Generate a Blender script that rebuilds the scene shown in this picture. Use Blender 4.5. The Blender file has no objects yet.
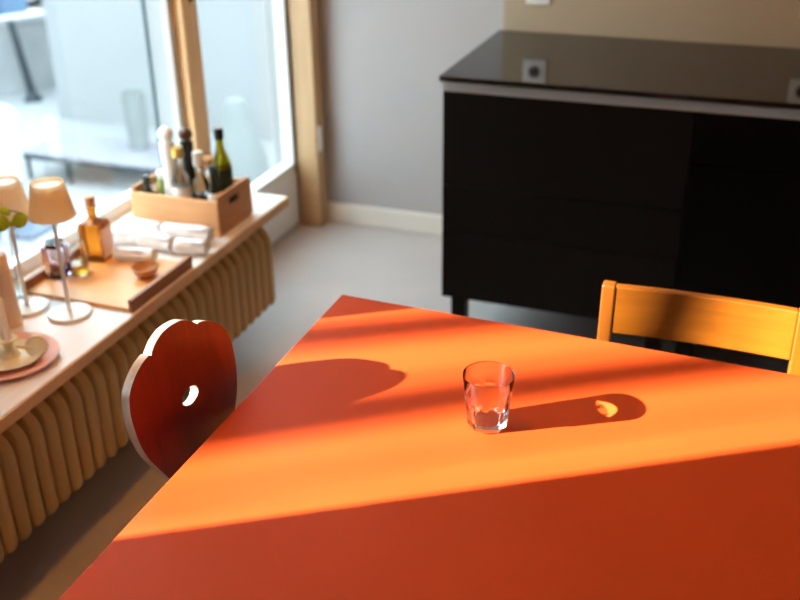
import bpy, bmesh, math, random
from mathutils import Vector, Matrix

# ------------------------------------------------------------------ camera
sc = bpy.context.scene
COL = sc.collection
R = math.radians

def camera():
    p, r, yw = R(26.70), R(-0.765), R(20.44)
    f0 = Vector((-math.sin(yw), math.cos(yw), 0)); r0 = Vector((math.cos(yw), math.sin(yw), 0)); z = Vector((0, 0, 1))
    f = math.cos(p)*f0 - math.sin(p)*z
    u = math.cos(p)*z + math.sin(p)*f0
    rr = math.cos(r)*r0 + math.sin(r)*u
    uu = -math.sin(r)*r0 + math.cos(r)*u
    cd = bpy.data.cameras.new('camera'); cam = bpy.data.objects.new('camera', cd); COL.objects.link(cam)
    m = Matrix((rr, uu, -f)).transposed().to_4x4(); m.translation = Vector((0, 0, 1.6))
    cam.matrix_world = m
    cd.sensor_width = 36.0; cd.lens = 996.3/800*36.0
    cd.clip_start = .02; cd.clip_end = 300
    cd.dof.use_dof = True; cd.dof.focus_distance = 1.5; cd.dof.aperture_fstop = 3.3
    sc.camera = cam
camera()

# ------------------------------------------------------------------ light
SUN_AZ, SUN_EL = R(32.0), R(22.1)            # direction the light travels in plan, height of the sun
def light():
    w = bpy.data.worlds.new('sky'); sc.world = w; w.use_nodes = True
    nt = w.node_tree; nt.nodes.clear()
    out = nt.nodes.new('ShaderNodeOutputWorld'); bg = nt.nodes.new('ShaderNodeBackground')
    bg.inputs['Color'].default_value = (.67, .87, 1.0, 1); bg.inputs['Strength'].default_value = 4.6
    nt.links.new(bg.outputs[0], out.inputs[0])
    sd = bpy.data.lights.new('sun', 'SUN'); so = bpy.data.objects.new('sun', sd); COL.objects.link(so)
    sd.energy = 34.0; sd.color = (1.0, .94, .84); sd.angle = R(.53)
    try: sd.cycles.is_caustics_light = True
    except Exception: pass
    d = Vector((math.cos(SUN_AZ)*math.cos(SUN_EL), math.sin(SUN_AZ)*math.cos(SUN_EL), -math.sin(SUN_EL)))
    so.rotation_euler = (-d).to_track_quat('Z', 'Y').to_euler()
    so.location = (-8, -5, 6)
light()
sc.view_settings.view_transform = 'Standard'; sc.view_settings.look = 'None'
sc.view_settings.gamma = 1.0; sc.view_settings.use_curve_mapping = False
sc.view_settings.exposure = 1.15
sc.cycles.max_bounces = 14; sc.cycles.diffuse_bounces = 8; sc.cycles.glossy_bounces = 6
sc.cycles.transmission_bounces = 12; sc.cycles.transparent_max_bounces = 16
sc.cycles.use_denoising = True
sc.cycles.sample_clamp_indirect = 8

# ------------------------------------------------------------------ helpers
def tag(o, label=None, cat=None, group=None, kind=None):
    if label: o['label'] = label
    if cat: o['category'] = cat
    if group: o['group'] = group
    if kind: o['kind'] = kind
    return o
def obj(name, bm, mat, parent=None, smooth=False, loc=None, bevel=0):
    me = bpy.data.meshes.new(name)
    bmesh.ops.recalc_face_normals(bm, faces=bm.faces[:])
    bm.to_mesh(me); bm.free()
    if smooth: me.polygons.foreach_set('use_smooth', [True]*len(me.polygons))
    me.materials.append(mat)
    o = bpy.data.objects.new(name, me); COL.objects.link(o)
    if parent is not None: o.parent = parent
    if loc: o.location = loc
    if bevel:
        m = o.modifiers.new('bevel', 'BEVEL'); m.width = bevel; m.segments = 2; m.limit_method = 'ANGLE'
    if smooth:
        try: me.set_sharp_from_angle(angle=R(40))
        except Exception: pass
    return o
def thing(name, loc, label, cat, group=None, rz=0):
    o = bpy.data.objects.new(name, None); COL.objects.link(o); o.empty_display_size = .05
    o.location = loc; o.rotation_euler = (0, 0, rz)
    return tag(o, label, cat, group)
def instance(src, parent, loc, name=None):
    o = src.copy(); COL.objects.link(o); o.parent = parent; o.location = loc
    return o
def box(x0, x1, y0, y1, z0, z1, bm=None):
    bm = bm or bmesh.new()
    v = [bm.verts.new((x, y, z)) for x in (x0, x1) for y in (y0, y1) for z in (z0, z1)]
    for f in ((0,1,3,2),(4,6,7,5),(0,4,5,1),(2,3,7,6),(0,2,6,4),(1,5,7,3)): bm.faces.new([v[i] for i in f])
    return bm
def lathe(prof, n=32, bm=None, c=(0,0), facet=None):
    """prof: list of (r, z); r = 0 closes to a point. facet(theta, i) scales the radius."""
    bm = bm or bmesh.new(); rings = []
    for i, (r, z) in enumerate(prof):
        if r <= 1e-6: rings.append([bm.verts.new((c[0], c[1], z))])
        else:
            rg = []
            for k in range(n):
                t = 2*math.pi*k/n; q = r*(facet(t, i) if facet else 1)
                rg.append(bm.verts.new((c[0]+q*math.cos(t), c[1]+q*math.sin(t), z)))
            rings.append(rg)
    for a, b in zip(rings, rings[1:]):
        for k in range(n):
            k2 = (k+1) % n
            if len(a) == 1 and len(b) == 1: continue
            if len(a) == 1: bm.faces.new((a[0], b[k], b[k2]))
            elif len(b) == 1: bm.faces.new((a[k], a[k2], b[0]))
            else: bm.faces.new((a[k], a[k2], b[k2], b[k]))
    return bm
def tube(pts, rad, n=10, bm=None, closed=False):
    bm = bm or bmesh.new(); pts = [Vector(p) for p in pts]; rings = []
    m = len(pts)
    for i, p in enumerate(pts):
        if closed: d = pts[(i+1) % m]-pts[i-1]
        else: d = pts[min(i+1, m-1)]-pts[max(i-1, 0)]
        d.normalize(); a = d.orthogonal().normalized() if i == 0 else (a-d*a.dot(d)).normalized()
        b = d.cross(a); r = rad[i] if isinstance(rad, (list, tuple)) else rad
        rings.append([bm.verts.new(p+r*(math.cos(2*math.pi*k/n)*a+math.sin(2*math.pi*k/n)*b)) for k in range(n)])
    for i in range(m if closed else m-1):
        A, B = rings[i], rings[(i+1) % m]
        for k in range(n): bm.faces.new((A[k], A[(k+1) % n], B[(k+1) % n], B[k]))
    if not closed: bm.faces.new(rings[0][::-1]); bm.faces.new(rings[-1])
    return bm
def prism(outline, axis_fn, t0, t1, bm=None):
    """outline of (u, v); axis_fn(u, v, t) -> point."""
    bm = bm or bmesh.new()
    a = [bm.verts.new(axis_fn(u, v, t0)) for u, v in outline]; b = [bm.verts.new(axis_fn(u, v, t1)) for u, v in outline]
    bm.faces.new(a[::-1]); bm.faces.new(b)
    n = len(a)
    for i in range(n): bm.faces.new((a[i], a[(i+1) % n], b[(i+1) % n], b[i]))
    return bm
def catmull(pts, k=6, closed=False):
    out = []; n = len(pts); P = [Vector(p) for p in pts]
    rng = range(n) if closed else range(n-1)
    for i in rng:
        g = lambda j: P[j % n] if closed else P[max(0, min(n-1, j))]
        p0, p1, p2, p3 = g(i-1), g(i), g(i+1), g(i+2)
        for s in range(k):
            t = s/k
            out.append(.5*((2*p1)+(p2-p0)*t+(2*p0-5*p1+4*p2-p3)*t*t+(3*p1-p0-3*p2+p3)*t**3))
    if not closed: out.append(P[-1])
    return out

# ------------------------------------------------------------------ materials
def mat(name, col, rough=.5, spec=.5, metal=0, var=0, vscale=8, bump=0, bscale=60, coat=0, stretch=None, trans=0, ior=1.45, alpha=None):
    m = bpy.data.materials.new(name); m.use_nodes = True; nt = m.node_tree; b = nt.nodes['Principled BSDF']
    b.inputs['Base Color'].default_value = (*col, 1); b.inputs['Roughness'].default_value = rough
    b.inputs['Specular IOR Level'].default_value = spec; b.inputs['Metallic'].default_value = metal
    b.inputs['Coat Weight'].default_value = coat; b.inputs['IOR'].default_value = ior
    b.inputs['Transmission Weight'].default_value = trans
    tc = nt.nodes.new('ShaderNodeTexCoord'); mp = nt.nodes.new('ShaderNodeMapping')
    nt.links.new(tc.outputs['Object'], mp.inputs['Vector'])
    if stretch: mp.inputs['Scale'].default_value = stretch
    if var:
        no = nt.nodes.new('ShaderNodeTexNoise'); no.inputs['Scale'].default_value = vscale; no.inputs['Detail'].default_value = 5
        nt.links.new(mp.outputs[0], no.inputs['Vector'])
        cr = nt.nodes.new('ShaderNodeValToRGB'); cr.color_ramp.elements[0].position = .3; cr.color_ramp.elements[1].position = .7
        cr.color_ramp.elements[0].color = (*[c*(1-var) for c in col], 1); cr.color_ramp.elements[1].color = (*[min(1, c*(1+var)) for c in col], 1)
        nt.links.new(no.outputs['Fac'], cr.inputs[0]); nt.links.new(cr.outputs[0], b.inputs['Base Color'])
    if bump:
        n2 = nt.nodes.new('ShaderNodeTexNoise'); n2.inputs['Scale'].default_value = bscale; n2.inputs['Detail'].default_value = 4
        nt.links.new(mp.outputs[0], n2.inputs['Vector'])
        bp = nt.nodes.new('ShaderNodeBump'); bp.inputs['Strength'].default_value = bump; bp.inputs['Distance'].default_value = .002
        nt.links.new(n2.outputs['Fac'], bp.inputs['Height']); nt.links.new(bp.outputs[0], b.inputs['Normal'])
    return m
def wood(name, c1, c2, rough=.45, scale=6, stretch=(1, 1, .08), coat=0):
    m = bpy.data.materials.new(name); m.use_nodes = True; nt = m.node_tree; b = nt.nodes['Principled BSDF']
    b.inputs['Roughness'].default_value = rough; b.inputs['Coat Weight'].default_value = coat; b.inputs['Coat Roughness'].default_value = .15
    tc = nt.nodes.new('ShaderNodeTexCoord'); mp = nt.nodes.new('ShaderNodeMapping'); mp.inputs['Scale'].default_value = stretch
    nt.links.new(tc.outputs['Object'], mp.inputs['Vector'])
    n1 = nt.nodes.new('ShaderNodeTexNoise'); n1.inputs['Scale'].default_value = scale*9; n1.inputs['Detail'].default_value = 6; n1.inputs['Roughness'].default_value = .6
    n1.inputs['Distortion'].default_value = .6
    n2 = nt.nodes.new('ShaderNodeTexNoise'); n2.inputs['Scale'].default_value = scale*1.3; n2.inputs['Detail'].default_value = 2
    for n in (n1, n2): nt.links.new(mp.outputs[0], n.inputs['Vector'])
    mx = nt.nodes.new('ShaderNodeMath'); mx.operation = 'MULTIPLY_ADD'; mx.inputs[1].default_value = .55
    nt.links.new(n1.outputs['Fac'], mx.inputs[0])
    h = nt.nodes.new('ShaderNodeMath'); h.operation = 'MULTIPLY'; h.inputs[1].default_value = .45
    nt.links.new(n2.outputs['Fac'], h.inputs[0]); nt.links.new(h.outputs[0], mx.inputs[2])
    cr = nt.nodes.new('ShaderNodeValToRGB'); cr.color_ramp.elements[0].position = .36; cr.color_ramp.elements[1].position = .64
    cr.color_ramp.elements[0].color = (*c1, 1); cr.color_ramp.elements[1].color = (*c2, 1)
    nt.links.new(mx.outputs[0], cr.inputs[0]); nt.links.new(cr.outputs[0], b.inputs['Base Color'])
    bp = nt.nodes.new('ShaderNodeBump'); bp.inputs['Strength'].default_value = .12; bp.inputs['Distance'].default_value = .001
    nt.links.new(n1.outputs['Fac'], bp.inputs['Height']); nt.links.new(bp.outputs[0], b.inputs['Normal'])
    return m
def pane_mat(name, tint=(.97, .985, .98)):
    m = bpy.data.materials.new(name); m.use_nodes = True; nt = m.node_tree; nt.nodes.clear()
    out = nt.nodes.new('ShaderNodeOutputMaterial'); mix = nt.nodes.new('ShaderNodeMixShader'); fr = nt.nodes.new('ShaderNodeFresnel')
    t = nt.nodes.new('ShaderNodeBsdfTransparent'); g = nt.nodes.new('ShaderNodeBsdfGlossy')
    fr.inputs['IOR'].default_value = 1.45; t.inputs['Color'].default_value = (*tint, 1); g.inputs['Roughness'].default_value = 0.0
    # same Fresnel on both faces of the thin pane (it does not refract)
    ge = nt.nodes.new('ShaderNodeNewGeometry'); io = nt.nodes.new('ShaderNodeMapRange'); io.inputs[3].default_value = 1.45; io.inputs[4].default_value = 1/1.45
    nt.links.new(ge.outputs['Backfacing'], io.inputs[0]); nt.links.new(io.outputs[0], fr.inputs['IOR'])
    nt.links.new(fr.outputs[0], mix.inputs[0]); nt.links.new(t.outputs[0], mix.inputs[1]); nt.links.new(g.outputs[0], mix.inputs[2])
    nt.links.new(mix.outputs[0], out.inputs[0])
    return m
def glass_mat(name, col=(1, 1, 1), rough=0, ior=1.40):
    m = bpy.data.materials.new(name); m.use_nodes = True; nt = m.node_tree; nt.nodes.clear()
    out = nt.nodes.new('ShaderNodeOutputMaterial'); g = nt.nodes.new('ShaderNodeBsdfGlass')
    g.inputs['Color'].default_value = (*col, 1); g.inputs['Roughness'].default_value = rough; g.inputs['IOR'].default_value = ior
    nt.links.new(g.outputs[0], out.inputs[0])
    return m
def shade_mat(name, col, tr):
    m = bpy.data.materials.new(name); m.use_nodes = True; nt = m.node_tree; nt.nodes.clear()
    out = nt.nodes.new('ShaderNodeOutputMaterial'); mix = nt.nodes.new('ShaderNodeMixShader'); mix.inputs[0].default_value = tr
    d = nt.nodes.new('ShaderNodeBsdfDiffuse'); t = nt.nodes.new('ShaderNodeBsdfTranslucent')
    d.inputs[0].default_value = (*col, 1); t.inputs[0].default_value = (*col, 1)
    nt.links.new(d.outputs[0], mix.inputs[1]); nt.links.new(t.outputs[0], mix.inputs[2]); nt.links.new(mix.outputs[0], out.inputs[0])
    return m

M = {}
M['wall'] = mat('wall_paint', (.41, .388, .378), .85, .2, var=.03, vscale=3, bump=.15, bscale=180)
M['kwall'] = mat('kitchen_wall_paint', (.395, .32, .22), .8, .2, var=.03, vscale=3)
M['white'] = mat('white_gloss_paint', (.78, .77, .74), .35, .5, bump=.05, bscale=40)
M['ceil'] = mat('ceiling_paint', (.8, .79, .77), .9, .1)
M['floor'] = mat('floor_screed', (.44, .385, .35), .45, .4, var=.07, vscale=2.5, bump=.05, bscale=30)
M['skirt'] = mat('skirting_paint', (.72, .68, .60), .45)
M['postwood'] = wood('window_post_wood', (.78, .50, .22), (.90, .64, .34), .4, 5)
M['jambwood'] = wood('casing_wood', (.42, .25, .115), (.54, .34, .17), .45, 5)
M['outerframe'] = mat('pale_grey_outer_frame', (.25, .26, .265), .5)
M['cream'] = mat('cream_sash_paint', (.50, .47, .43), .45)
M['pane'] = pane_mat('window_pane')
M['gasket'] = mat('dark_gasket', (.05, .08, .09), .6)
M['brass'] = mat('brass', (.80, .62, .30), .22, metal=1, bump=.05, bscale=25)
M['orange'] = mat('orange_linoleum', (.45, .055, .0095), .5, .10, var=.03, vscale=5, bump=.05, bscale=220)
M['tableedge'] = mat('orange_table_edge', (.60, .09, .02), .5, .3)
M['tableleg'] = mat('table_leg_steel', (.03, .03, .03), .4)
M['redwood'] = wood('red_stained_wood', (.13, .006, .002), (.24, .014, .004), .34, 5, (1, 1, .10), coat=.35)
M['litedge'] = wood('lit_wood_edge', (.30, .20, .13), (.48, .37, .28), .32, 8, (1, 1, .3), coat=.4)  # pale colour paints the window light on the red board's edges
M['honey'] = wood('honey_wood', (.18, .045, .001), (.29, .082, .002), .4, 4, (.10, 1, 1), coat=.1)
M['black'] = mat('black_laminate', (.006, .005, .005), .42, .12, var=.1, vscale=3)
M['blackpanel'] = mat('black_appliance_front', (.0025, .0025, .0025), .3, .08)
M['stone'] = mat('black_polished_stone', (.010, .008, .007), .06, .42, var=.3, vscale=50)
M['alu'] = mat('brushed_aluminium_channel', (.36, .37, .365), .45, metal=.1, bump=.05, stretch=(.05, 1, 1))
M['socket'] = mat('white_plastic', (.78, .77, .74), .4)
M['dark'] = mat('dark_parts_and_shade', (.02, .018, .016), .7)
M['sill'] = wood('pale_birch_sill', (.74, .71, .67), (.82, .79, .76), .42, 3, (1, .10, 1))
M['silledge'] = wood('sill_edge_wood', (.52, .30, .13), (.64, .40, .20), .5, 5, (1, .10, 1))
M['rad'] = mat('cream_radiator_enamel', (.47, .30, .105), .42, .4, bump=.06, bscale=30)
M['glass'] = glass_mat('tumbler_glass')
M['crate'] = wood('crate_wood', (.70, .34, .13), (.82, .46, .21), .55, 5, (.12, 1, 1))
M['tray'] = wood('tray_wood', (.68, .30, .09), (.82, .44, .17), .4, 4, (.12, 1, 1))
M['traywall'] = wood('tray_lip_wood', (.27, .10, .035), (.36, .15, .055), .45, 5, (1, .12, 1))
M['bowl'] = wood('bowl_wood', (.42, .17, .05), (.58, .27, .09), .45, 8)
M['lampmetal'] = mat('lamp_white_metal', (.82, .77, .70), .35)
M['shade'] = shade_mat('lamp_shade_cloth', (.97, .82, .60), .62)
M['shade2'] = shade_mat('lamp_shade_cloth_pale', (.97, .88, .76), .6)
M['shadetop'] = mat('lamp_cap_white', (.85, .82, .78), .5)
M['amber'] = glass_mat('amber_glass', (.85, .36, .04), 0, 1.3)
M['amberglow'] = mat('amber_liquor', (.70, .24, .02), .15, trans=.8, ior=1.33)
M['label'] = mat('pale_pink_label', (.90, .64, .52), .7)
M['cork'] = mat('cork_stopper', (.58, .27, .10), .7, var=.2, vscale=60)
M['violet'] = glass_mat('violet_glass', (.90, .86, .95), .02)
M['clear'] = glass_mat('clear_glass', (.96, .98, .97), .02)
M['oil'] = mat('oil_liquid', (.75, .40, .05), .1, trans=.7, ior=1.4)
M['cloth'] = mat('white_cotton', (.85, .83, .82), .9, .1, bump=.6, bscale=260)
M['plate'] = mat('terracotta_plate', (.70, .36, .27), .5, var=.08, vscale=14)
M['wax'] = mat('cream_wax', (.92, .85, .76), .5, .4)
M['tanwax'] = mat('tan_wax', (.86, .62, .41), .5, .4)
M['paleb'] = mat('pale_brass', (.78, .72, .50), .34, metal=.08)
M['enamel'] = mat('pale_green_enamel', (.82, .84, .70), .3)
M['leaf'] = shade_mat('olive_leaf', (.55, .60, .07), .5)
M['stem'] = mat('twig_brown', (.20, .13, .06), .7)
M['olive'] = mat('olive_green_glass', (.38, .36, .02), .1, trans=.75, ior=1.3)
M['darkglass'] = mat('dark_bottle_glass', (.02, .025, .012), .1, .6)
M['ceramic'] = mat('white_ceramic', (.84, .81, .77), .3)
M['blackmill'] = mat('black_lacquer', (.018, .02, .024), .25)
M['brownknob'] = mat('brown_knob', (.10, .045, .02), .35)
M['gold'] = mat('gold_cap', (.80, .52, .12), .3, metal=.6)
M['greenlabel'] = mat('green_label', (.42, .58, .18), .6)
M['paper'] = mat('white_paper', (.82, .80, .76), .7)
# outdoors
M['ground'] = mat('pale_paving', (.26, .26, .26), .8, .2, var=.06, vscale=.6)
M['render'] = mat('white_render', (.25, .25, .25), .85, .1, var=.02, vscale=1)
M['concrete'] = mat('grey_concrete', (.29, .29, .29), .85, .2, var=.12, vscale=2)
M['coping'] = mat('coping_stone', (.33, .33, .33), .8)
M['bench'] = mat('bench_grey_boards', (.21, .20, .22), .7, var=.1, vscale=6)
M['steel'] = mat('dark_steel', (.012, .02, .026), .5)
M['fleece'] = mat('garden_fleece', (.18, .19, .185), .9, .1)
M['slate'] = mat('blue_slate', (.10, .13, .18), .7)
M['bark'] = mat('bark', (.10, .08, .06), .9)
M['brickred'] = mat('plaster_ochre', (.42, .33, .24), .9)
M['roof'] = mat('roof_tile', (.25, .10, .07), .8)
M['carpaint'] = mat('pale_green_car_paint', (.17, .21, .18), .3, coat=.5)
M['rubber'] = mat('rubber', (.02, .022, .025), .8)
M['carglass'] = mat('car_window', (.05, .07, .09), .1)
M['binblue'] = mat('blue_bin_plastic', (.06, .12, .20), .5)
M['gchair'] = mat('white_garden_plastic', (.36, .37, .37), .5)

# ------------------------------------------------------------------ room shell
XW = -1.745           # inner face of the window wall
XO = -1.835
YB = 3.60             # far wall
YK = 3.318            # kitchen wall
XR, YN, ZC = 2.4, -1.8, 2.55
def struct(name, bm, m, label=None, parent=None, **k):
    o = obj(name, bm, m, parent, **k)
    if parent is None: tag(o, label, None, None, 'structure')
    return o
struct('floor', box(XO, XR+.2, YN-.2, YB+.2, -.12, 0), M['floor'], 'smooth grey beige floor of the room')
struct('ceiling', box(XO, XR+.2, YN-.2, YB+.2, ZC, ZC+.15), M['ceil'], 'white ceiling above the room')
bm = bmesh.new()
for a in ((YN-.2, 0.0, 0, ZC), (0.0, .889, 0, 1.02), (0.0, .889, 2.35, ZC), (.889, 1.70, 0, ZC), (1.70, 2.71, 0, .47), (1.70, 2.71, 2.35, ZC),
          (2.71, 2.805, 0, ZC), (2.805, 3.51, 0, .02), (2.805, 3.51, 2.35, ZC), (3.51, YB+.2, 0, ZC)):
    box(XO, XW, a[0], a[1], a[2], a[3], bm)
struct('wall_left', bm, M['wall'], 'painted wall that holds the windows')
struct('wall_back', box(XW, -.853, YB, YB+.2, 0, ZC), M['wall'], 'pale grey wall between the glazed door and the kitchen cabinets')
struct('wall_kitchen', box(-.853, XR, YK, YB+.2, 0, ZC), M['kwall'], 'beige grey wall behind the black countertop')
struct('wall_right', box(XR, XR+.2, YN-.2, YB+.2, 0, ZC), M['wall'], 'plain painted side wall')
struct('wall_near', box(XW, XR, YN-.2, YN, 0, ZC), M['wall'], 'plain painted wall opposite the kitchen')
struct('baseboard_back', box(XW, -.853, YB-.014, YB, 0, .085), M['skirt'], 'cream baseboard along the pale grey wall', bevel=.004)
# wooden post between the windows, casing by the corner
struct('trim_1', box(-1.79, -1.712, 2.711, 2.803, .0, 2.35), M['postwood'], 'orange brown wooden post between the two windows', bevel=.006)
t2 = struct('trim_2', box(-1.775, -1.655, 3.51, 3.585, 0, 2.42), M['jambwood'], 'tan wooden casing beside the room corner', bevel=.006)
for z in (.33, 1.15, 1.95):
    bm = lathe([(0, z), (.009, z), (.009, z+.10), (0, z+.10)], 12, c=(-1.652, 3.53)); obj('hinge', bm, M['white'], t2, True)

def win_root(name, label):
    o = bpy.data.objects.new(name, None); COL.objects.link(o); return tag(o, label, None, None, 'structure')
w1 = win_root('window_1', 'wide window with white sash behind the sill')
obj('bottom_rail', box(-1.79, -1.747, 1.70, 2.71, .47, .535), M['white'], w1, bevel=.004)
obj('top_rail', box(-1.82, -1.755, 1.70, 2.71, 2.28, 2.35), M['white'], w1, bevel=.004)
obj('stile', box(-1.82, -1.755, 1.70, 1.78, .535, 2.28), M['white'], w1, bevel=.004)
obj('reveal_lining', box(-1.835, -1.768, 2.698, 2.71, .535, 2.35), M['outerframe'], w1)
obj('stile', box(-1.768, -1.742, 2.680, 2.71, .535, 2.28), M['cream'], w1, bevel=.004)
obj('gasket', box(-1.847, -1.835, 2.694, 2.72, .47, 2.35), M['gasket'], w1)
obj('pane', box(-1.767, -1.761, 1.78, 2.680, .535, 2.28), M['pane'], w1)
w2 = win_root('window_2', 'tall glazed door with low white panel beside the room corner')
obj('lower_panel', box(-1.80, -1.752, 2.805, 3.51, .02, .235), M['white'], w2, bevel=.004)
obj('bottom_rail', box(-1.81, -1.757, 2.805, 3.51, .235, .275), M['white'], w2, bevel=.004)
obj('top_rail', box(-1.83, -1.765, 2.805, 3.51, 2.27, 2.35), M['white'], w2, bevel=.004)
obj('stile', box(-1.80, -1.755, 3.490, 3.51, .275, 2.27), M['white'], w2, bevel=.004)
obj('stile', box(-1.83, -1.765, 2.805, 2.815, .275, 2.27), M['white'], w2)
obj('gasket', box(-1.841, -1.835, 3.495, 3.515, .02, 2.35), M['alu'], w2)
obj('pane', box(-1.785, -1.779, 2.815, 3.490, .275, 2.27), M['pane'], w2)
h = obj('handle', lathe([(0, 0), (.020, 0), (.022, .006), (.010, .012), (.009, .03), (0, .03)], 16), M['brass'], w2, True, loc=(-1.712, 2.765, 1.062))
h.rotation_euler = (0, R(90), 0)
obj('lever', tube([(0, 0, .03), (-.03, .002, .034), (-.10, .004, .034)], .009, 10), M['brass'], h, True)
obj('reveal_lining', box(-1.835, -1.80, 3.498, 3.51, .02, 2.35), M['outerframe'], w2)
w3 = win_root('window_3', 'near window opposite the orange table')
obj('stile', box(-1.80, -1.745, 0, .15, 1.02, 2.35), M['white'], w3); obj('stile', box(-1.80, -1.745, .839, .889, 1.02, 2.35), M['white'], w3)
obj('bottom_rail', box(-1.80, -1.75, .15, .839, 1.02, 1.10), M['white'], w3); obj('top_rail', box(-1.80, -1.75, .15, .839, 2.27, 2.35), M['white'], w3)
obj('pane', box(-1.785, -1.779, .15, .839, 1.10, 2.27), M['pane'], w3)

# ------------------------------------------------------------------ window sill and radiator
ZS = .5; XS = -1.338
sl = thing('window_sill', (-1.54, 1.6, ZS), 'long pale wooden sill shelf above the cream radiator', 'sill')
def sill_pt(x, y, z): return (x+1.54, y-1.6, z-ZS)
def lbox(root, x0, x1, y0, y1, z0, z1):
    l = root.location; return box(x0-l.x, x1-l.x, y0-l.y, y1-l.y, z0-l.z, z1-l.z)
obj('shelf', lbox(sl, XW, XS-.006, .20, 2.612, ZS-.028, ZS), M['sill'], sl, bevel=.002)
obj('front_edge', lbox(sl, XS-.006, XS, .20, 2.612, ZS-.030, ZS-.0005), M['silledge'], sl, bevel=.002)
for y in (.6, 1.5, 2.45):
    obj('bracket', lbox(sl, XW, -1.46, y, y+.03, ZS-.062, ZS-.028), M['silledge'], sl)

rad = thing('radiator', (-1.44, 1.6, 0), 'cream column radiator under the wooden sill', 'radiator')
def fin():
    x0, x1, z0, z1 = -.075, .072, .155, .438
    rr = .045; o = []
    for (cx, cz, a0, r) in ((x1-.07, z1-.07, 0, .07), (x0+rr, z1-rr, 90, rr), (x0+.02, z0+.02, 180, .02), (x1-.02, z0+.02, 270, .02)):
        for k in range(6): a = R(a0+90*k/5); o.append((cx+r*math.cos(a), cz+r*math.sin(a)))
    bm = bmesh.new(); n = len(o); cx = sum(p[0] for p in o)/n; cz = sum(p[1] for p in o)/n
    rings = []
    for t, s in ((-.0195, .0), (-.0195, .015), (-.013, .004), (0, 0), (.013, .004), (.0195, .015)):
        if (t, s) == (-.0195, .0): continue
        ring = []
        for (u, v) in o:
            dx, dz = u-cx, v-cz; l = math.hypot(dx, dz); q = (l-s)/l
            ring.append(bm.verts.new((cx+dx*q, t, cz+dz*q)))
        rings.append(ring)
    bm.faces.new(rings[0]); bm.faces.new(rings[-1][::-1])
    for A, B in zip(rings, rings[1:]):
        for k in range(n): bm.faces.new((A[k], A[(k+1) % n], B[(k+1) % n], B[k]))
    return bm
f0 = obj('section', fin(), M['rad'], rad, True, loc=(0, 2.525-1.6, 0))
for k in range(1, 34): instance(f0, rad, (0, 2.525-1.6-.046*k, 0))
obj('feed_pipe', tube([(0, -.65, .19), (0, .95, .19)], .018, 12), M['rad'], rad, True)
obj('return_pipe', tube([(-.02, -.65, .40), (-.02, .95, .40)], .018, 12), M['rad'], rad, True)
for y in (-.5, .2, .85):
    for z in (.21, .37): obj('wall_bracket', box(-.304, -.05, y-.012, y+.012, z, z+.02), M['rad'], rad)

# ------------------------------------------------------------------ kitchen
XC = -.862; YF = 2.685
def cabinet(name, x0, x1, fronts, m, label):
    t = thing(name, ((x0+x1)/2, (YF+YK)/2, 0), label, 'cabinet')
    obj('body', lbox(t, x0, x1, YF+.02, YK-.006, .196, .884), M['black'], t)
    for z0, z1, nm in fronts:
        obj(nm, lbox(t, x0+.0015, x1-.0015, YF, YF+.0185, z0, z1), m, t, bevel=.0015)
    obj('grip_channel', lbox(t, x0, x1, YF-.002, YF+.0195, .853, .884), M['alu'], t)
    for x in (x0+.024, x1-.07):
        for y in (YF+.03, YK-.10): obj('leg', lbox(t, x, x+.046, y, y+.046, 0, .196), M['black'], t)
    return t
cabinet('drawer_cabinet', XC, -.158, ((.196, .418, 'drawer_front'), (.421, .567, 'drawer_front'), (.570, .850, 'drawer_front')), M['black'], 'black kitchen drawer cabinet at the free end of the counter')
cabinet('appliance_cabinet', -.157, .543, ((.196, .704, 'door_front'), (.708, .850, 'drawer_front')), M['blackpanel'], 'black kitchen cabinet with dark appliance door behind the honey chair')
cabinet('base_cabinet', .544, 1.6, ((.196, .850, 'door_front'),), M['black'], 'black kitchen base cabinet beyond the one with the appliance door')
ct = tag(obj('countertop', box(-.866, 1.605, 2.662, YK, .885, .900), M['stone'], bevel=.0015), 'thin polished black countertop on the dark cabinets', 'countertop')

def socket(x, z, label):
    t = thing('wall_socket', (x, YK, z), label, 'socket')
    obj('plate', box(-.040, .040, -.010, 0, -.040, .040), M['socket'], t, bevel=.004)
    bm = lathe([(0, 0), (.020, 0), (.020, .004), (0, .004)], 24); r = obj('socket_well', bm, M['dark'], t, loc=(0, -.0101, 0)); r.rotation_euler = (R(90), 0, 0)
    for s in (-1, 1):
        q = obj('pin_hole', lathe([(0, 0), (.0025, 0), (.0025, .002), (0, .002)], 10), M['black'], t, loc=(s*.0095, -.0142, 0)); q.rotation_euler = (R(90), 0, 0)
socket(-.737, 1.031, 'white wall socket above the free end of the black counter')
socket(.115, 1.031, 'white wall socket further along the black counter')

# ------------------------------------------------------------------ table
tb = thing('dining_table', (.07, .9, 0), 'orange topped rectangular dining table with tumbler on it', 'table')
def tq(x, y): return (x-.07, y-.9)
out = [tq(-.713, .22), tq(.86, .22), tq(.86, 1.523), tq(-.713, 1.590)]
obj('tabletop', prism(out, lambda u, v, t: (u, v, t), .716, .74), M['orange'], tb, bevel=.002)
ins = [(-.66, .28), (.80, .28), (.80, 1.46), (-.66, 1.50)]
for x, y in ins:
    a, b = tq(x, y); obj('leg', lathe([(0, 0), (.014, 0), (.022, .716), (0, .716)], 16, c=(a, b)), M['tableleg'], tb, True)
for (x0, x1, y0, y1) in ((-.66, .80, .27, .29), (-.66, .80, 1.45, 1.47), (-.67, -.65, .28, 1.5), (.79, .81, .28, 1.46)):
    obj('apron', lbox(tb, x0, x1, y0, y1, .65, .716), M['tableleg'], tb)

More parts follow.
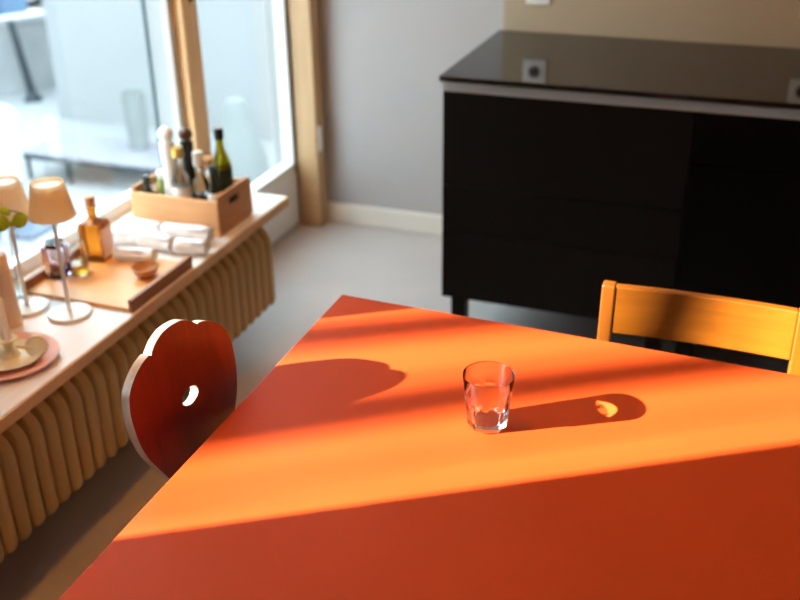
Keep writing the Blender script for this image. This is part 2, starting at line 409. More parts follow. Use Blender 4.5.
# ------------------------------------------------------------------ tumbler
gl = thing('drinking_glass', (-.3245, 1.247, .7401), 'clear faceted tumbler standing on the orange table', 'glass')
NF = 9
def facet_fn(i):
    amt = {0: .75, 1: 1, 2: 1, 3: 1, 4: .0}.get(i, 0)
    return amt
prof = [(0, 0), (.0265, 0), (.0292, .0022), (.0325, .030), (.0343, .0490), (.0362, .0525), (.0368, .066), (.0394, .0875), (.0390, .0890), (.0381, .0882),
        (.0355, .066), (.0341, .0525), (.0318, .033), (.0285, .0145), (.024, .0115), (0, .0105)]
def fac(t, i):
    if 1 <= i <= 4:
        amt = (0, .9, 1, 1, .8)[i]; s = 2*math.pi/NF; a = (t % s)-s/2
        return 1-amt+amt*math.cos(s/2)/math.cos(a)*1.035
    return 1
g = obj('glass_body', lathe(prof, 72, facet=fac), M['glass'], gl, True)
g.data.set_sharp_from_angle(angle=R(24))
def caust(o, **k):
    for a, v in k.items():
        try: setattr(o.cycles, a, v)
        except Exception: pass
caust(g, is_caustics_caster=True)
for o in tb.children:
    if o.name.startswith('tabletop'): caust(o, is_caustics_receiver=True)

# ------------------------------------------------------------------ red chair with the pierced board back
def red_chair():
    th, ph = R(8), R(8)
    n = Vector((math.cos(th)*math.cos(ph), -math.sin(th)*math.cos(ph), math.sin(ph))); u = Vector((math.sin(th), math.cos(th), 0)); v = n.cross(u)
    if v.z < 0: v = -v
    P0 = Vector((-.785, 1.13, .8)) + .005*u
    base = Vector((-.62, 1.105, 0))
    t = thing('board_back_chair', base, 'dark red wooden chair with lobed pierced backrest pushed under the table', 'chair')
    # half outline, from the top centre down (u >= 0)
    half = [(0, .088), (.020, .086), (.040, .077), (.052, .0665), (.0545, .0635), (.058, .0655), (.076, .060), (.098, .046), (.115, .026), (.1225, -.002), (.1225, -.026),
            (.119, -.056), (.108, -.090), (.087, -.128), (.066, -.175), (.062, -.26), (.062, -.355)]
    a = catmull([(*p, 0) for p in half[:4]], 5) + [Vector((.0545, .0625, 0))] + catmull([(*p, 0) for p in half[5:]], 5)
    right = [(p.x, p.y) for p in a]
    outline = right + [(-x, y) for x, y in right[::-1][:-1]]
    # pierced heart
    hole = []
    for k in range(28):
        q = 2*math.pi*k/28
        hole.append((  .003+.0195*math.cos(q)-.003*math.sin(q), -.037+.0130*math.sin(q)+.004*math.cos(q)))
    bm = bmesh.new(); T = .016
    def loop(o, tt): return [bm.verts.new(P0+u*x+v*y+n*tt-base) for x, y in o]
    edges = []
    def side(A, B):
        fs = []
        for i in range(len(A)): fs.append(bm.faces.new((A[i], A[(i+1) % len(A)], B[(i+1) % len(B)], B[i])))
        return fs
    fo, fh = loop(outline, 0), loop(hole, 0); bo, bh = loop(outline, -T), loop(hole, -T)
    # slightly rounded arris: inset front loop
    sf = side(fo, bo) + side(fh, bh)
    for L in ((fo, fh), (bo, bh)):
        es = []
        for l in L:
            for i in range(len(l)):
                e = bm.edges.get((l[i], l[(i+1) % len(l)])) or bm.edges.new((l[i], l[(i+1) % len(l)])); es.append(e)
        bmesh.ops.triangle_fill(bm, edges=es, use_beauty=True, use_dissolve=False)
    bmesh.ops.recalc_face_normals(bm, faces=bm.faces[:])
    sides = set(sf)
    bm.faces.ensure_lookup_table()
    for f in bm.faces: f.material_index = 1 if f in sides else 0
    o = obj('backrest', bm, M['redwood'], t); o.data.materials.append(M['litedge'])
    m = o.modifiers.new('bevel', 'BEVEL'); m.width = .002; m.segments = 2; m.limit_method = 'ANGLE'
    # seat: trapezoid with rounded corners under the table
    w = Vector((n.x, n.y, 0)).normalized()
    S0 = Vector((-.735, 1.135, 0))
    o2 = []
    for x, y in ((-.04, -.155), (-.04, .155), (.36, .20), (.38, .18), (.38, -.18), (.36, -.20)): o2.append((x, y))
    obj('seat', prism(o2, lambda x, y, z: S0+w*x+u*y+Vector((0, 0, z))-base, .43, .458), M['redwood'], t, bevel=.006)
    for x, y, sx, sy in ((.02, -.12, -.06, -.05), (.02, .12, -.06, .05), (.32, -.15, .05, -.04), (.32, .15, .05, .04)):
        top = S0+w*x+u*y+Vector((0, 0, .43))-base; bot = S0+w*(x+sx)+u*(y+sy)-base
        obj('leg', tube([bot, top], [.013, .020], 8), M['redwood'], t, True)
red_chair()

# ------------------------------------------------------------------ honey coloured chair
def honey_chair():
    x0, x1, yb = -.238, .146, 1.76
    t = thing('ladder_chair', ((x0+x1)/2, yb-.19, 0), 'honey coloured wooden chair with curved top rail facing the table', 'chair')
    L = t.location; zt = .757; pw = .026
    for x in (x0, x1-pw):
        bm = bmesh.new(); ring = []
        for z, y, d in ((0, yb+.03, .030), (.42, yb-.025, .034), (zt, yb-.003, .026)):
            ring.append([bm.verts.new((px-L.x, py-L.y, z)) for px, py in ((x, y), (x+pw, y), (x+pw, y+d), (x, y+d))])
        bm.faces.new(ring[0]); bm.faces.new(ring[-1][::-1])
        for A, B in zip(ring, ring[1:]):
            for k in range(4): bm.faces.new((A[k], A[(k+1) % 4], B[(k+1) % 4], B[k]))
        obj('rear_leg', bm, M['honeyv'], t, bevel=.003)
    def rail(z0, z1, sag, th, nm):
        bm = bmesh.new(); N = 14; cols = []
        for i in range(N+1):
            q = i/N; x = x0+pw+(x1-x0-2*pw)*q; yy = yb+sag*(1-(2*q-1)**2)
            s0 = (z0-.42)/(zt-.42)*.022-.022; s1 = (z1-.42)/(zt-.42)*.022-.022
            cols.append([bm.verts.new((x-L.x, yy+a-L.y, z)) for a, z in ((s0, z0), (s0+th, z0), (s1+th, z1), (s1, z1))])
        bm.faces.new(cols[0]); bm.faces.new(cols[-1][::-1])
        for A, B in zip(cols, cols[1:]):
            for k in range(4): bm.faces.new((A[k], A[(k+1) % 4], B[(k+1) % 4], B[k]))
        obj(nm, bm, M['honey'], t, bevel=.003)
    rail(.657, .756, .008, .018, 'top_rail')
    rail(.520, .560, .014, .016, 'lower_rail')
    out = [(x0-L.x-.01, yb-.03-L.y), (x1-L.x+.01, yb-.03-L.y), (x1-L.x+.02, yb-.40-L.y), (x0-L.x-.02, yb-.40-L.y)]
    obj('seat', prism(out, lambda a, b, z: (a, b, z), .43, .45), M['honey'], t, bevel=.006)
    for x in (x0, x1-.032): obj('front_leg', lbox(t, x, x+.032, yb-.385, yb-.353, 0, .43), M['honeyv'], t, bevel=.003)
    for x in (x0+.004, x1-.02): obj('side_rail', lbox(t, x, x+.016, yb-.36, yb-.02, .37, .43), M['honey'], t)
    obj('front_rail', lbox(t, x0+.03, x1-.03, yb-.38, yb-.362, .37, .43), M['honey'], t)
    obj('back_rail', lbox(t, x0+.02, x1-.02, yb-.018, yb, .37, .43), M['honey'], t)
M['honeyv'] = wood('honey_wood_upright', (.16, .040, .001), (.24, .068, .002), .4, 4, (1, 1, .10), coat=.1)
honey_chair()

# ------------------------------------------------------------------ unseen warm globe, added as fill light for the room
def emit(name, col, st):
    m = bpy.data.materials.new(name); m.use_nodes = True; nt = m.node_tree; nt.nodes.clear()
    o = nt.nodes.new('ShaderNodeOutputMaterial'); e = nt.nodes.new('ShaderNodeEmission'); e.inputs[0].default_value = (*col, 1); e.inputs[1].default_value = st
    nt.links.new(e.outputs[0], o.inputs[0]); return m
pl = thing('fill_globe', (1.35, 1.75, ZC), 'unseen warm globe added as fill light beyond the table end', 'lamp')
obj('ceiling_rose', lathe([(0, 0), (.05, 0), (.04, -.03), (0, -.03)], 24), M['white'], pl, True)
obj('cable', tube([(0, 0, -.03), (0, 0, -.26)], .003, 6), M['dark'], pl)
obj('globe', lathe([(0, -.56)]+[(.15*math.sin(math.pi*k/16), -.41-.15*math.cos(math.pi*k/16)) for k in range(1, 16)]+[(0, -.26)], 32), emit('globe_glow', (1.0, .44, .09), 6.0), pl, True)

dl = thing('ceiling_downlight', (-1.03, 1.40, ZC), 'small warm ceiling downlight above the gap between table and sill', 'lamp')
obj('trim_ring', lathe([(.045, 0), (.062, 0), (.060, -.008), (.045, -.008), (.045, 0)], 32), M['white'], dl, True)
obj('lens', lathe([(0, -.002), (.044, -.002), (.044, -.005), (0, -.006)], 24), emit('downlight_glow', (1.0, .41, .05), 400.0), dl)

# ------------------------------------------------------------------ things on the sill
Z = ZS
def lamp(x, y, label, m, hgt=.336):
    t = thing('table_lamp', (x, y, Z), label, 'lamp', 'cordless lamps on the sill')
    obj('base', lathe([(0, 0), (.050, 0), (.052, .003), (.050, .008), (.012, .012), (0, .012)], 40), M['lampmetal'], t, True)
    obj('stem', lathe([(0, .010), (.0050, .010), (.0045, .29), (0, .29)], 12), M['lampmetal'], t, True)
    zb, zt, rb, rt = hgt-.082, hgt, .053, .037
    obj('lamp_shade', lathe([(rb, zb), (rt, zt), (rt-.002, zt), (rb-.002, zb), (rb, zb)], 48), m, t, True)
    obj('shade_cap', lathe([(0, zt-.012), (rt-.003, zt-.012), (rt-.003, zt-.008), (0, zt-.006)], 40), M['shadetop'], t, True)
    obj('bulb_holder', lathe([(0, .27), (.014, .27), (.014, hgt-.012), (0, hgt-.012)], 16), M['lampmetal'], t, True)
lamp(-1.490, 1.722, 'white table lamp with tan shade standing next to the tray', M['shade'])
lamp(-1.610, 1.716, 'white table lamp with pale shade behind the leafy twig', M['shade2'], .330)

# plate with chamber candlestick
t = thing('round_plate', (-1.478, 1.490, Z), 'terracotta pink round plate under the brass candlestick', 'plate')
obj('plate_body', lathe([(0, 0), (.080, 0), (.106, .012), (.108, .015), (.104, .0155), (.082, .008), (0, .007)], 56), M['plate'], t, True)
cs = thing('chamber_candlestick', (-1.470, 1.487, Z+.0075), 'pale brass chamber candlestick with finger ring on the pink plate', 'candlestick')
obj('drip_dish', lathe([(0, 0), (.045, 0), (.068, .010), (.070, .0125), (.066, .012), (.045, .006), (.022, .010), (.013, .026), (0, .026)], 48), M['paleb'], cs, True)
obj('candle_cup', lathe([(0, .020), (.009, .020), (.011, .045), (.022, .050), (.023, .053), (.012, .053), (.012, .040), (0, .040)], 28), M['paleb'], cs, True)
rg = []
for k in range(28): a = 2*math.pi*k/28; rg.append((.021*math.cos(a), 0, .021*math.sin(a)))
r = obj('finger_ring', tube(rg, .0035, 8, closed=True), M['paleb'], cs, True, loc=(.046, .034, .024)); r.rotation_euler = (R(-25), 0, R(35))
d = obj('thumb_plate', lathe([(0, -.002), (.019, -.002), (.019, .002), (0, .002)], 28), M['enamel'], cs, True, loc=(.046, .034, .024)); d.rotation_euler = (R(65), 0, R(35))
obj('bracket', tube([(.012, .010, .030), (.030, .020, .026), (.048, .036, .016)], .004, 8), M['paleb'], cs, True)
cn = thing('taper_candle', (-1.470, 1.487, Z+.0482), 'white taper candle in the brass candlestick', 'candle')
obj('candle_body', lathe([(0, 0), (.0108, 0), (.0085, .105), (.004, .112), (0, .113)], 24), M['wax'], cn, True)
obj('wick', tube([(0, 0, .110), (.001, 0, .122)], .0009, 6), M['dark'], cn)
cn = thing('pillar_candle', (-1.590, 1.635, Z), 'tan tapering pillar candle between the candlestick and pale lamp', 'candle')
obj('candle_body', lathe([(0, 0), (.0235, 0), (.025, .003), (.019, .175), (.016, .181), (0, .179)], 32), M['tanwax'], cn, True)
obj('wick', tube([(0, 0, .178), (.001, 0, .190)], .001, 6), M['dark'], cn)

# small glass vase with a leafy twig
vs = thing('bud_vase', (-1.672, 1.765, Z), 'small clear glass bud vase holding a leafy twig', 'vase')
obj('glass_body', lathe([(0, 0), (.014, 0), (.017, .004), (.017, .030), (.009, .045), (.009, .055), (.0075, .055), (.0075, .045), (.0150, .030), (.015, .006), (0, .005)], 24), M['clear'], vs, True)
tw = thing('leafy_twig', (-1.672, 1.765, Z+.006), 'thin twig with round olive green leaves in the bud vase', 'twig')
path = [(0, 0, 0), (.002, 0, .10), (.02, -.01, .17), (.085, -.040, .215), (.135, -.085, .262), (.16, -.15, .30)]
obj('stem', tube(catmull(path, 5), .0014, 6), M['stem'], tw, True)
def leaf(p, size, e, nm='leaf'):
    bm = bmesh.new(); N = 16; c0 = bm.verts.new((0, 0, 0)); ring = []
    for k in range(N):
        a = 2*math.pi*k/N; x = math.cos(a); y = math.sin(a)*.92; tip = 1.12 if k == 0 else 1
        ring.append(bm.verts.new((x*size*tip, y*size, .12*size*(y*y))))
    for k in range(N): bm.faces.new((c0, ring[k], ring[(k+1) % N]))
    o = obj(nm, bm, M['leaf'], tw, True, loc=p); o.rotation_euler = e
    so = o.modifiers.new('solid', 'SOLIDIFY'); so.thickness = .0005
leaf((.137, -.098, .253), .0195, (R(60), R(-20), R(20)))
leaf((.140, -.165, .272), .021, (R(70), R(10), R(40)))
leaf((.085, -.070, .232), .012, (R(50), R(30), R(-20)))
leaf((.165, -.170, .305), .015, (R(40), R(20), R(80)))

# tray
tr = thing('wooden_tray', (-1.505, 1.915, Z), 'low wooden serving tray with raised end lips on the sill', 'tray')
obj('tray_board', lbox(tr, -1.662, -1.360, 1.775, 2.055, Z, Z+.012), M['tray'], tr, bevel=.002)
obj('end_lip', lbox(tr, -1.360, -1.348, 1.775, 2.055, Z, Z+.034), M['traywall'], tr, bevel=.002)
obj('end_lip', lbox(tr, -1.674, -1.662, 1.775, 2.055, Z, Z+.034), M['traywall'], tr, bevel=.002)
ZT = Z+.012
# amber square bottle
def sq_prof(hw, r, n=5):
    o = []
    for sx, sy, a0 in ((1, 1, 0), (-1, 1, 90), (-1, -1, 180), (1, -1, 270)):
        for k in range(n+1): a = R(a0+90*k/n); o.append((sx*(hw-r)+r*math.cos(a), sy*(hw-r)+r*math.sin(a)))
    return o
def loft(levels):
    bm = bmesh.new(); rings = []
    for o, z in levels: rings.append([bm.verts.new((x, y, z)) for x, y in o])
    n = len(rings[0])
    bm.faces.new(rings[0][::-1]); bm.faces.new(rings[-1])
    for A, B in zip(rings, rings[1:]):
        for k in range(n): bm.faces.new((A[k], A[(k+1) % n], B[(k+1) % n], B[k]))
    return bm
ab = thing('amber_bottle', (-1.606, 2.005, ZT), 'square amber glass bottle with pale label and cork stopper', 'bottle', rz=R(6))
obj('bottle_body', loft([(sq_prof(.030, .006), 0), (sq_prof(.033, .008), .003), (sq_prof(.033, .008), .096), (sq_prof(.030, .010), .106), (sq_prof(.016, .0155), .111), (sq_prof(.0115, .0114), .116), (sq_prof(.0115, .0114), .143), (sq_prof(.013, .0129), .144), (sq_prof(.013, .0129), .150)]), M['amberglow'], ab, True)
obj('label', box(.0332, .0340, -.027, .027, .010, .092), M['label'], ab)
obj('stopper', lathe([(0, .150), (.012, .150), (.013, .172), (.011, .174), (0, .174)], 20), M['cork'], ab, True)
# violet decanter and low oil glass
vd = thing('violet_jar', (-1.632, 1.872, ZT), 'violet tinted clear glass jar on the tray behind the tan lamp', 'jar')
obj('glass_body', loft([(sq_prof(.022, .006), 0), (sq_prof(.025, .007), .003), (sq_prof(.027, .007), .085), (sq_prof(.027, .007), .088)]), M['violet'], vd, True)
obj('lid', lathe([(0, .088), (.022, .088), (.024, .100), (.010, .108), (0, .108)], 24), M['clear'], vd, True)
ob = thing('oil_jar', (-1.592, 1.905, ZT), 'low clear jar with golden oil beside the violet jar', 'jar')
obj('glass_body', lathe([(.021, .0), (.024, .003), (.024, .066), (.019, .078), (.019, .088), (.0175, .088), (.0175, .078), (.0225, .065), (.0225, .004), (0, .003), (0, 0), (.021, 0)], 28), M['clear'], ob, True)
obj('oil', lathe([(0, .0045), (.021, .0045), (.022, .030), (0, .030)], 24), M['oil'], ob, True)
# wooden bowl and rolled napkins
bw = thing('wooden_bowl', (-1.420, 1.945, ZT), 'small turned wooden bowl on the tray in front of the napkins', 'bowl')
obj('bowl_body', lathe([(0, 0), (.014, 0), (.030, .013), (.035, .028), (.033, .029), (.027, .014), (.012, .005), (0, .004)], 36), M['bowl'], bw, True)
random.seed(4)
def napkin(p, ang, length, rad, label, tilt=0):
    t = thing('rolled_napkin', p, label, 'napkin', 'rolled white napkins by the crate', rz=ang)
    bm = bmesh.new(); N = 26; K = 12; rings = []
    ph = random.uniform(0, 6)
    for i in range(K+1):
        q = i/K; x = (q-.5)*length; rr = rad*(1+.10*math.sin(q*5+ph)+.05*math.sin(q*13+ph)) * (.9 if i in (0, K) else 1)
        rings.append([bm.verts.new((x, rr*1.1*math.cos(2*math.pi*k/N)*(1+.05*math.sin(3*2*math.pi*k/N+q*4+ph)), rad*1.1+rr*.95*math.sin(2*math.pi*k/N))) for k in range(N)])
    for A, B in zip(rings, rings[1:]):
        for k in range(N): bm.faces.new((A[k], A[(k+1) % N], B[(k+1) % N], B[k]))
    for rg_, s in ((rings[0], 1), (rings[-1], -1)):
        prev = rg_
        for f, dx in ((.75, .003), (.6, .009), (.35, .004)):
            c = sum((w_.co for w_ in rg_), Vector())/N
            nx = [bm.verts.new(c+(w_.co-c)*f+Vector((s*dx, 0, 0))) for w_ in rg_]
            for k in range(N): bm.faces.new((prev[k], prev[(k+1) % N], nx[(k+1) % N], nx[k]))
            prev = nx
        bm.faces.new(prev)
    obj('cloth_roll', bm, M['cloth'], t, True)
    # loose flap
    fl = bmesh.new(); g_ = []
    for i in range(7):
        x = (i/6-.5)*length*.96; row = []
        for j in range(6):
            a = R(20+j*22); rr = rad*(1.16+.03*math.sin(i*1.7+ph))
            row.append(fl.verts.new((x, rr*math.cos(a)*1.08, rad+rr*math.sin(a)*.98)))
        g_.append(row)
    for A, B in zip(g_, g_[1:]):
        for k in range(5): fl.faces.new((A[k], A[k+1], B[k+1], B[k]))
    o = obj('loose_flap', fl, M['cloth'], t, True); so = o.modifiers.new('s', 'SOLIDIFY'); so.thickness = .0015
    return t
nl = 'rolled white cotton napkin %s'
napkin((-1.585, 2.190, Z), R(-4), .13, .024, nl % 'nearest the window, against the crate front')
napkin((-1.445, 2.192, Z), R(6), .14, .025, nl % 'against the crate front, over the sill edge')
napkin((-1.605, 2.125, Z), R(12), .10, .021, nl % 'beside the amber bottle')
napkin((-1.497, 2.125, Z), R(-8), .11, .022, nl % 'lying behind the tray between two other rolls')
napkin((-1.395, 2.128, Z), R(8), .09, .020, nl % 'at the sill edge beyond the tray corner')
napkin((-1.500, 2.020, ZT), R(10), .11, .017, nl % 'lying on the tray behind the wooden bowl')

# crate with bottles
CX0, CX1, CY0, CY1, CH = -1.660, -1.377, 2.250, 2.452, .118
cr = thing('wooden_crate', ((CX0+CX1)/2, (CY0+CY1)/2, Z), 'open pale wooden crate full of bottles on the sill', 'crate')
obj('bottom_board', lbox(cr, CX0+.004, CX1-.004, CY0+.004, CY1-.004, Z, Z+.008), M['crate'], cr)
obj('side_board', lbox(cr, CX0, CX1, CY0, CY0+.010, Z+.002, Z+CH-.012), M['crate'], cr, bevel=.002)
obj('side_board', lbox(cr, CX0, CX1, CY1-.010, CY1, Z+.002, Z+CH-.012), M['crate'], cr, bevel=.002)
M['crateshade'] = wood('crate_wood_shaded', (.46, .21, .075), (.58, .29, .12), .55, 5, (1, .12, 1))  # darker copy of the crate wood, paints the shade on the end boards
def end_board(x0, x1):
    bm = bmesh.new(); y0, y1, z0, z1 = CY0+.010, CY1-.010, Z+.002, Z+CH
    hy, hz0, hz1 = .030, Z+CH-.048, Z+CH-.024; yc = (CY0+CY1)/2
    l = cr.location
    for a in ((y0, y1, z0, hz0), (y0, y1, hz1, z1), (y0, yc-hy, hz0, hz1), (yc+hy, y1, hz0, hz1)): box(x0-l.x, x1-l.x, a[0]-l.y, a[1]-l.y, a[2]-l.z, a[3]-l.z, bm)
    bmesh.ops.remove_doubles(bm, verts=bm.verts[:], dist=1e-5)
    obj('end_board', bm, M['crateshade'], cr)
obj('slot_shade', lbox(cr, CX1-.0125, CX1-.009, (CY0+CY1)/2-.034, (CY0+CY1)/2+.034, Z+CH-.052, Z+CH-.020), M['dark'], cr)  # dark plate behind the open slot, stands in for the shade inside
end_board(CX1-.011, CX1-.001); end_board(CX0+.001, CX0+.011)
ZB = Z+.0082
def bottle(name, x, y, prof, m, label, parts=(), cat='bottle', n=24):
    t = thing(name, (x, y, ZB), label, cat)
    obj('body', lathe(prof, n), m, t, True)
    for nm, p, pm in parts: obj(nm, lathe(p, n), pm, t, True)
    return t
def cyl(r, z0, z1, r2=None): return [(0, z0), (r, z0), (r2 or r, z1), (0, z1)]
def ball(r, zc): return [(0, zc-r)]+[(r*math.sin(math.pi*k/10), zc-r*math.cos(math.pi*k/10)) for k in range(1, 10)]+[(0, zc+r)]
bottle('salt_mill', -1.566, 2.325, [(0, 0), (.025, 0), (.025, .02), (.021, .05), (.018, .15), (.021, .20), (.0205, .232), (0, .236)], M['ceramic'], 'tall white mill with rounded knob in the crate', (('knob', ball(.022, .255), M['ceramic']),), 'mill')
bottle('pepper_mill', -1.535, 2.378, [(0, 0), (.024, 0), (.024, .02), (.019, .05), (.016, .15), (.019, .20), (.0185, .220), (0, .224)], M['blackmill'], 'tall black mill with dark brown ball knob in the crate', (('knob', ball(.020, .242), M['brownknob']),), 'mill')
bottle('gold_capped_bottle', -1.512, 2.292, [(0, 0), (.024, 0), (.026, .004), (.026, .135), (.015, .165), (.012, .175), (.012, .205), (0, .205)], M['clear'], 'clear bottle with white label and gold cap in the crate', (('cap', cyl(.0165, .205, .232, .0155), M['gold']), ('label', [(.0265, .06), (.0265, .12)], M['paper'])))
bottle('vinegar_bottle', -1.482, 2.345, [(0, 0), (.024, 0), (.026, .004), (.026, .110), (.014, .135), (.012, .145), (.012, .170), (0, .170)], M['clear'], 'clear bottle with white neck beside the black mill', (('neck_cap', cyl(.0145, .165, .205), M['ceramic']), ('contents', [(0, .004), (.024, .004), (.024, .08), (0, .08)], M['brownknob'])))
bottle('small_dark_bottle', -1.412, 2.300, [(0, 0), (.018, 0), (.019, .003), (.019, .110), (.009, .140), (.008, .170), (0, .170)], M['darkglass'], 'small dark bottle with white label in front of the olive bottle', (('cap', cyl(.010, .168, .186), M['blackmill']), ('label', [(.0195, .085), (.0195, .110)], M['paper'])))
bottle('olive_oil_bottle', -1.432, 2.388, [(0, 0), (.026, 0), (.029, .004), (.029, .150), (.026, .170), (.013, .205), (.0115, .215), (.0115, .245), (0, .245)], M['olive'], 'tall olive green glass bottle with pale label in the crate', (('cap', cyl(.0135, .236, .268), M['blackmill']), ('label', [(.0295, .085), (.0295, .150)], M['darkglass'])))
bottle('corked_jar', -1.490, 2.410, [(0, 0), (.020, 0), (.021, .003), (.021, .125), (.017, .14), (0, .14)], M['clear'], 'small glass jar with tan cork lid in the crate', (('cork', cyl(.018, .136, .165, .020), M['cork']),), 'jar')
bottle('black_capped_bottle', -1.625, 2.290, [(0, 0), (.017, 0), (.018, .003), (.018, .085), (.009, .105), (.009, .112), (0, .112)], M['darkglass'], 'short bottle with black cap at the window end of the crate', (('cap', cyl(.0115, .108, .138), M['blackmill']),))
bottle('green_label_jar', -1.606, 2.350, [(0, 0), (.019, 0), (.020, .003), (.020, .115), (0, .115)], M['greenlabel'], 'small jar with pale green label beside the white mill', (('lid', cyl(.0205, .115, .132), M['ceramic']),), 'jar')

# ------------------------------------------------------------------ outdoors
ZG = -1.4
struct('ground', box(-60, 40, -60, 60, ZG-.2, ZG), M['ground'], 'pale paved ground outside the windows')
# white neighbouring building
wb = thing('white_building', (-6.99, 8.49, ZG), 'white rendered building wall outside behind the bench', 'building')
obj('wall', box(0, 9, 0, 4, 0, 6), M['render'], wb)
obj('roof', prism([(-.2, 6), (9.2, 6), (9.2, 6.15), (-.2, 6.15)], lambda u_, v_, t_: (u_, t_, v_), -.3, 4.3), M['roof'], wb)
obj('plinth', box(-.012, 9, -.012, 0, 0, .18), M['render'], wb)
# garden wall
def seg_wall(a, b, h, th, root, nm, m, z0=0):
    a, b = Vector(a), Vector(b); d = (b-a).normalized(); p = Vector((-d.y, d.x))*th
    o = [(a.x, a.y), (b.x, b.y), (b.x+p.x, b.y+p.y), (a.x+p.x, a.y+p.y)]
    l = root.location
    return obj(nm, prism([(x-l.x, y-l.y) for x, y in o], lambda u_, v_, t_: (u_, v_, t_), z0, z0+h), m, root)
gw = thing('garden_wall', (-7.8, 9.0, ZG), 'low grey concrete garden wall with coping outside', 'wall')
A, B = (-9.95, 6.26), (-7.45, 10.34)
seg_wall(A, B, .78, .18, gw, 'wall_body', M['concrete'])
seg_wall((A[0]+.03, A[1]-.02), (B[0]+.03, B[1]-.02), .06, .26, gw, 'coping', M['coping'], .78)
ps = thing('leaning_post', (-7.74, 8.98, ZG), 'dark steel post leaning on the garden wall', 'post')
obj('shaft', tube([(0, 0, .02), (-.18, .06, .86)], [.05, .035], 8), M['steel'], ps, True)
obj('foot', lathe([(0, 0), (.11, 0), (.05, .10), (0, .12)], 12), M['steel'], ps, True)
# bench
bn = thing('garden_bench', (-5.3, 7.08, ZG), 'long low grey garden bench with thin dark legs outside', 'bench')
for k in range(5): obj('slat', lbox(bn, -6.06, -4.40, 6.77+k*.125, 6.885+k*.125, -1.165, -1.14), M['bench'], bn)
obj('front_rail', lbox(bn, -6.06, -4.40, 6.765, 6.785, -1.20, -1.166), M['steel'], bn); obj('rear_rail', lbox(bn, -6.06, -4.40, 7.36, 7.38, -1.20, -1.166), M['steel'], bn)
for x in (-6.05, -5.62, -4.8, -4.43):
    for y in (6.78, 7.35): obj('leg', lbox(bn, x, x+.028, y, y+.028, ZG, -1.166), M['steel'], bn)
vz = thing('tall_planter', (-5.12, 7.18, -1.139), 'grey cylindrical planter standing on the garden bench', 'planter')
obj('pot', lathe([(0, 0), (.085, 0), (.10, .50), (.09, .50), (.08, .44), (0, .44)], 28), M['fleece'], vz, True)
obj('soil', lathe([(0, .445), (.079, .445)], 20), M['bark'], vz)
fs = thing('wrapped_shrub', (-3.3, 5.75, ZG), 'pale fleece wrapped conical shrub outside the tall glazed door', 'plant')
obj('fleece_wrap', lathe([(0, .12), (.20, .12), (.225, .25), (.215, .55), (.19, .80), (.14, .98), (.095, 1.10), (.082, 1.17), (.06, 1.22), (0, 1.24)], 32), M['fleece'], fs, True)
obj('pot', lathe([(0, 0), (.15, 0), (.19, .2), (0, .2)], 24), M['concrete'], fs, True)
sb = tag(obj('slate_slab', box(-5.62, -5.10, 5.62, 5.94, ZG, ZG+.05), M['slate'], bevel=.01), 'blue grey slate slab on the paving outside', 'slab')
# garden chair, only its backrest tip shows
gc = thing('garden_chair', (-5.62, 5.91, ZG), 'white reclining garden chair outside the wide window', 'chair', rz=R(20))
o = []
for k in range(9): a = R(180*k/8); o.append((.22*math.cos(a), .78+.12*math.sin(a)))
o = [(.22, .35)]+o+[(-.22, .35)]
obj('backrest', prism(o, lambda u_, v_, t_: (u_, t_+.35*(v_-.35), v_), 0, .04), M['gchair'], gc)
obj('seat', box(-.24, .24, -.5, .03, .33, .37), M['gchair'], gc)
for x in (-.22, .18):
    for y in (-.48, -.02): obj('leg', box(x, x+.04, y, y+.04, 0, .33), M['gchair'], gc)
# parked car and bin beyond the wall
car = thing('parked_car', (-11.33, 15.1, ZG), 'pale green parked car beyond the garden wall', 'car', rz=R(52))
side = [(-1.9, .32), (-1.95, .62), (-1.85, .88), (-1.2, .96), (-.75, 1.42), (.75, 1.45), (1.35, .98), (1.95, .86), (2.0, .35), (1.75, .25), (-1.7, .25)]
obj('body', prism(side, lambda u_, v_, t_: (u_, t_, v_), -.8, .8), M['carpaint'], car, bevel=.05)
obj('side_window', prism([(-1.05, .98), (-.7, 1.36), (.7, 1.38), (1.15, .99)], lambda u_, v_, t_: (u_, t_, v_), -.808, .808), M['carglass'], car)
for x in (-1.25, 1.25):
    for y in (-.72, .72):
        w_ = obj('wheel', lathe([(0, -.1), (.31, -.1), (.33, -.06), (.33, .06), (.31, .1), (0, .1)], 28), M['rubber'], car, True, loc=(x, y*1.02, .33)); w_.rotation_euler = (R(90), 0, 0)
        obj('hub_cap', lathe([(0, -.105), (.19, -.105), (.19, .105), (0, .105)], 20), M['coping'], w_, True)
bi = thing('rubbish_bin', (-10.75, 12.15, ZG), 'blue wheeled bin beyond the garden wall', 'bin')
obj('bin_body', loft([([(-.22, -.25), (.22, -.25), (.22, .25), (-.22, .25)], 0), ([(-.28, -.32), (.28, -.32), (.28, .32), (-.28, .32)], .95)]), M['binblue'], bi)
obj('lid', box(-.30, .30, -.34, .34, .95, 1.02), M['binblue'], bi)
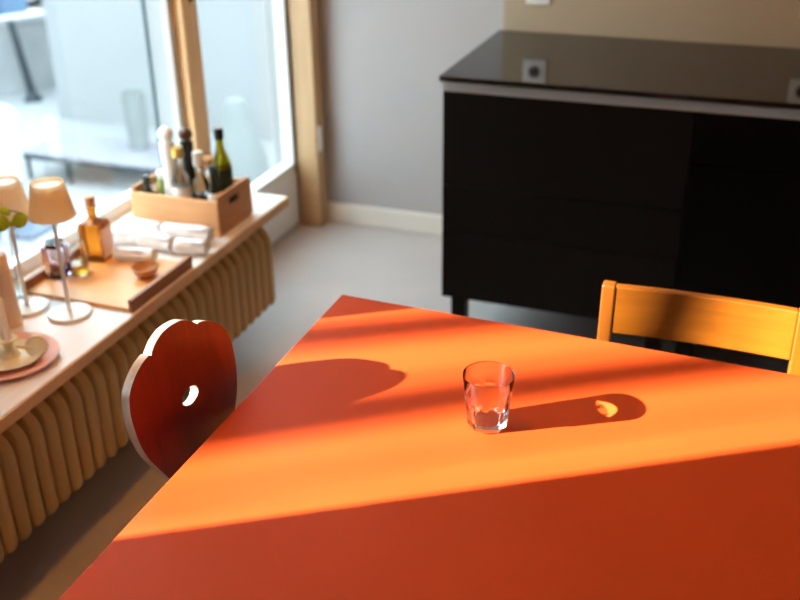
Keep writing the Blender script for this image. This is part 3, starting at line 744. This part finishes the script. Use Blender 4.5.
# house across the yard that keeps the low sun off most of the facade
hb = thing('ochre_house', (-13, 1, ZG), 'ochre house across the yard with dark tiled roof', 'building')
obj('wall', box(-3, 2, -5.45, -2.6, 0, 9.6), M['brickred'], hb)
obj('wing_wall', box(-3, 2, -2.6, 8, 0, 5.6), M['brickred'], hb)
obj('roof', prism([(-3.3, 9.6), (2.3, 9.6), (-.5, 11)], lambda u_, v_, t_: (u_, t_, v_), -5.6, -2.5), M['roof'], hb)
obj('wing_roof', box(-3.2, 2.2, -2.5, 8.2, 5.6, 5.75), M['roof'], hb)
wsrc = None
for y in (-4, -1, 2, 5):
    for z in (1.2, 3.9, 6.6):
        if z > 5 and y > -3: continue
        if wsrc is None: wsrc = obj('window', box(2.0, 2.05, 0, 1.0, 0, 1.4), M['carglass'], hb, loc=(0, y, z))
        else: instance(wsrc, hb, (0, y, z))
# bare tree whose limbs break up the sun
tx = -9.3
ty = lambda c: c+(tx+.712)*math.tan(SUN_AZ)
te = thing('bare_tree', (tx, ty(1.22), ZG), 'bare young tree in the yard', 'tree')
def lim(pts, rad, nm): obj(nm, tube(catmull(pts, 5), rad if not isinstance(rad, tuple) else [rad[0]+(rad[1]-rad[0])*i/(5*(len(pts)-1)) for i in range(5*(len(pts)-1)+1)], 8), M['bark'], te, True)
lim([(0, 0, 0), (.03, .01, 2.0), (0, 0, 4.4)], (.15, .11), 'trunk')
lim([(0, 0, 4.3), (0, -.07, 5.2), (.02, -.13, 6.0), (0, -.105, 6.5), (0, -.135, 7.0), (0, -.10, 8.6)], (.080, .048), 'limb')
lim([(0, 0, 4.3), (0, .12, 5.2), (0, .19, 6.1), (0, .16, 6.6), (0, .19, 7.2), (0, .22, 8.4)], (.075, .045), 'limb')
lim([(0, .18, 6.1), (.1, .26, 6.9), (.1, .34, 7.8)], (.028, .015), 'branch')
lim([(0, -.14, 7.2), (.0, -.05, 7.8), (.05, .02, 8.6)], (.03, .018), 'branch')
for c_, z0_, w_, rr_ in ((-.31, 5.0, .03, .008), (-.235, 5.3, -.025, .013), (.07, 5.1, -.02, .008)):
    lim([(0, 0, 4.3), (.05, c_*.7, z0_), (.1, c_+w_*.5, 6.0), (.1, c_-w_, 6.5), (.1, c_+w_, 7.1), (.1, c_, 8.4)], (rr_*1.3, rr_), 'branch')
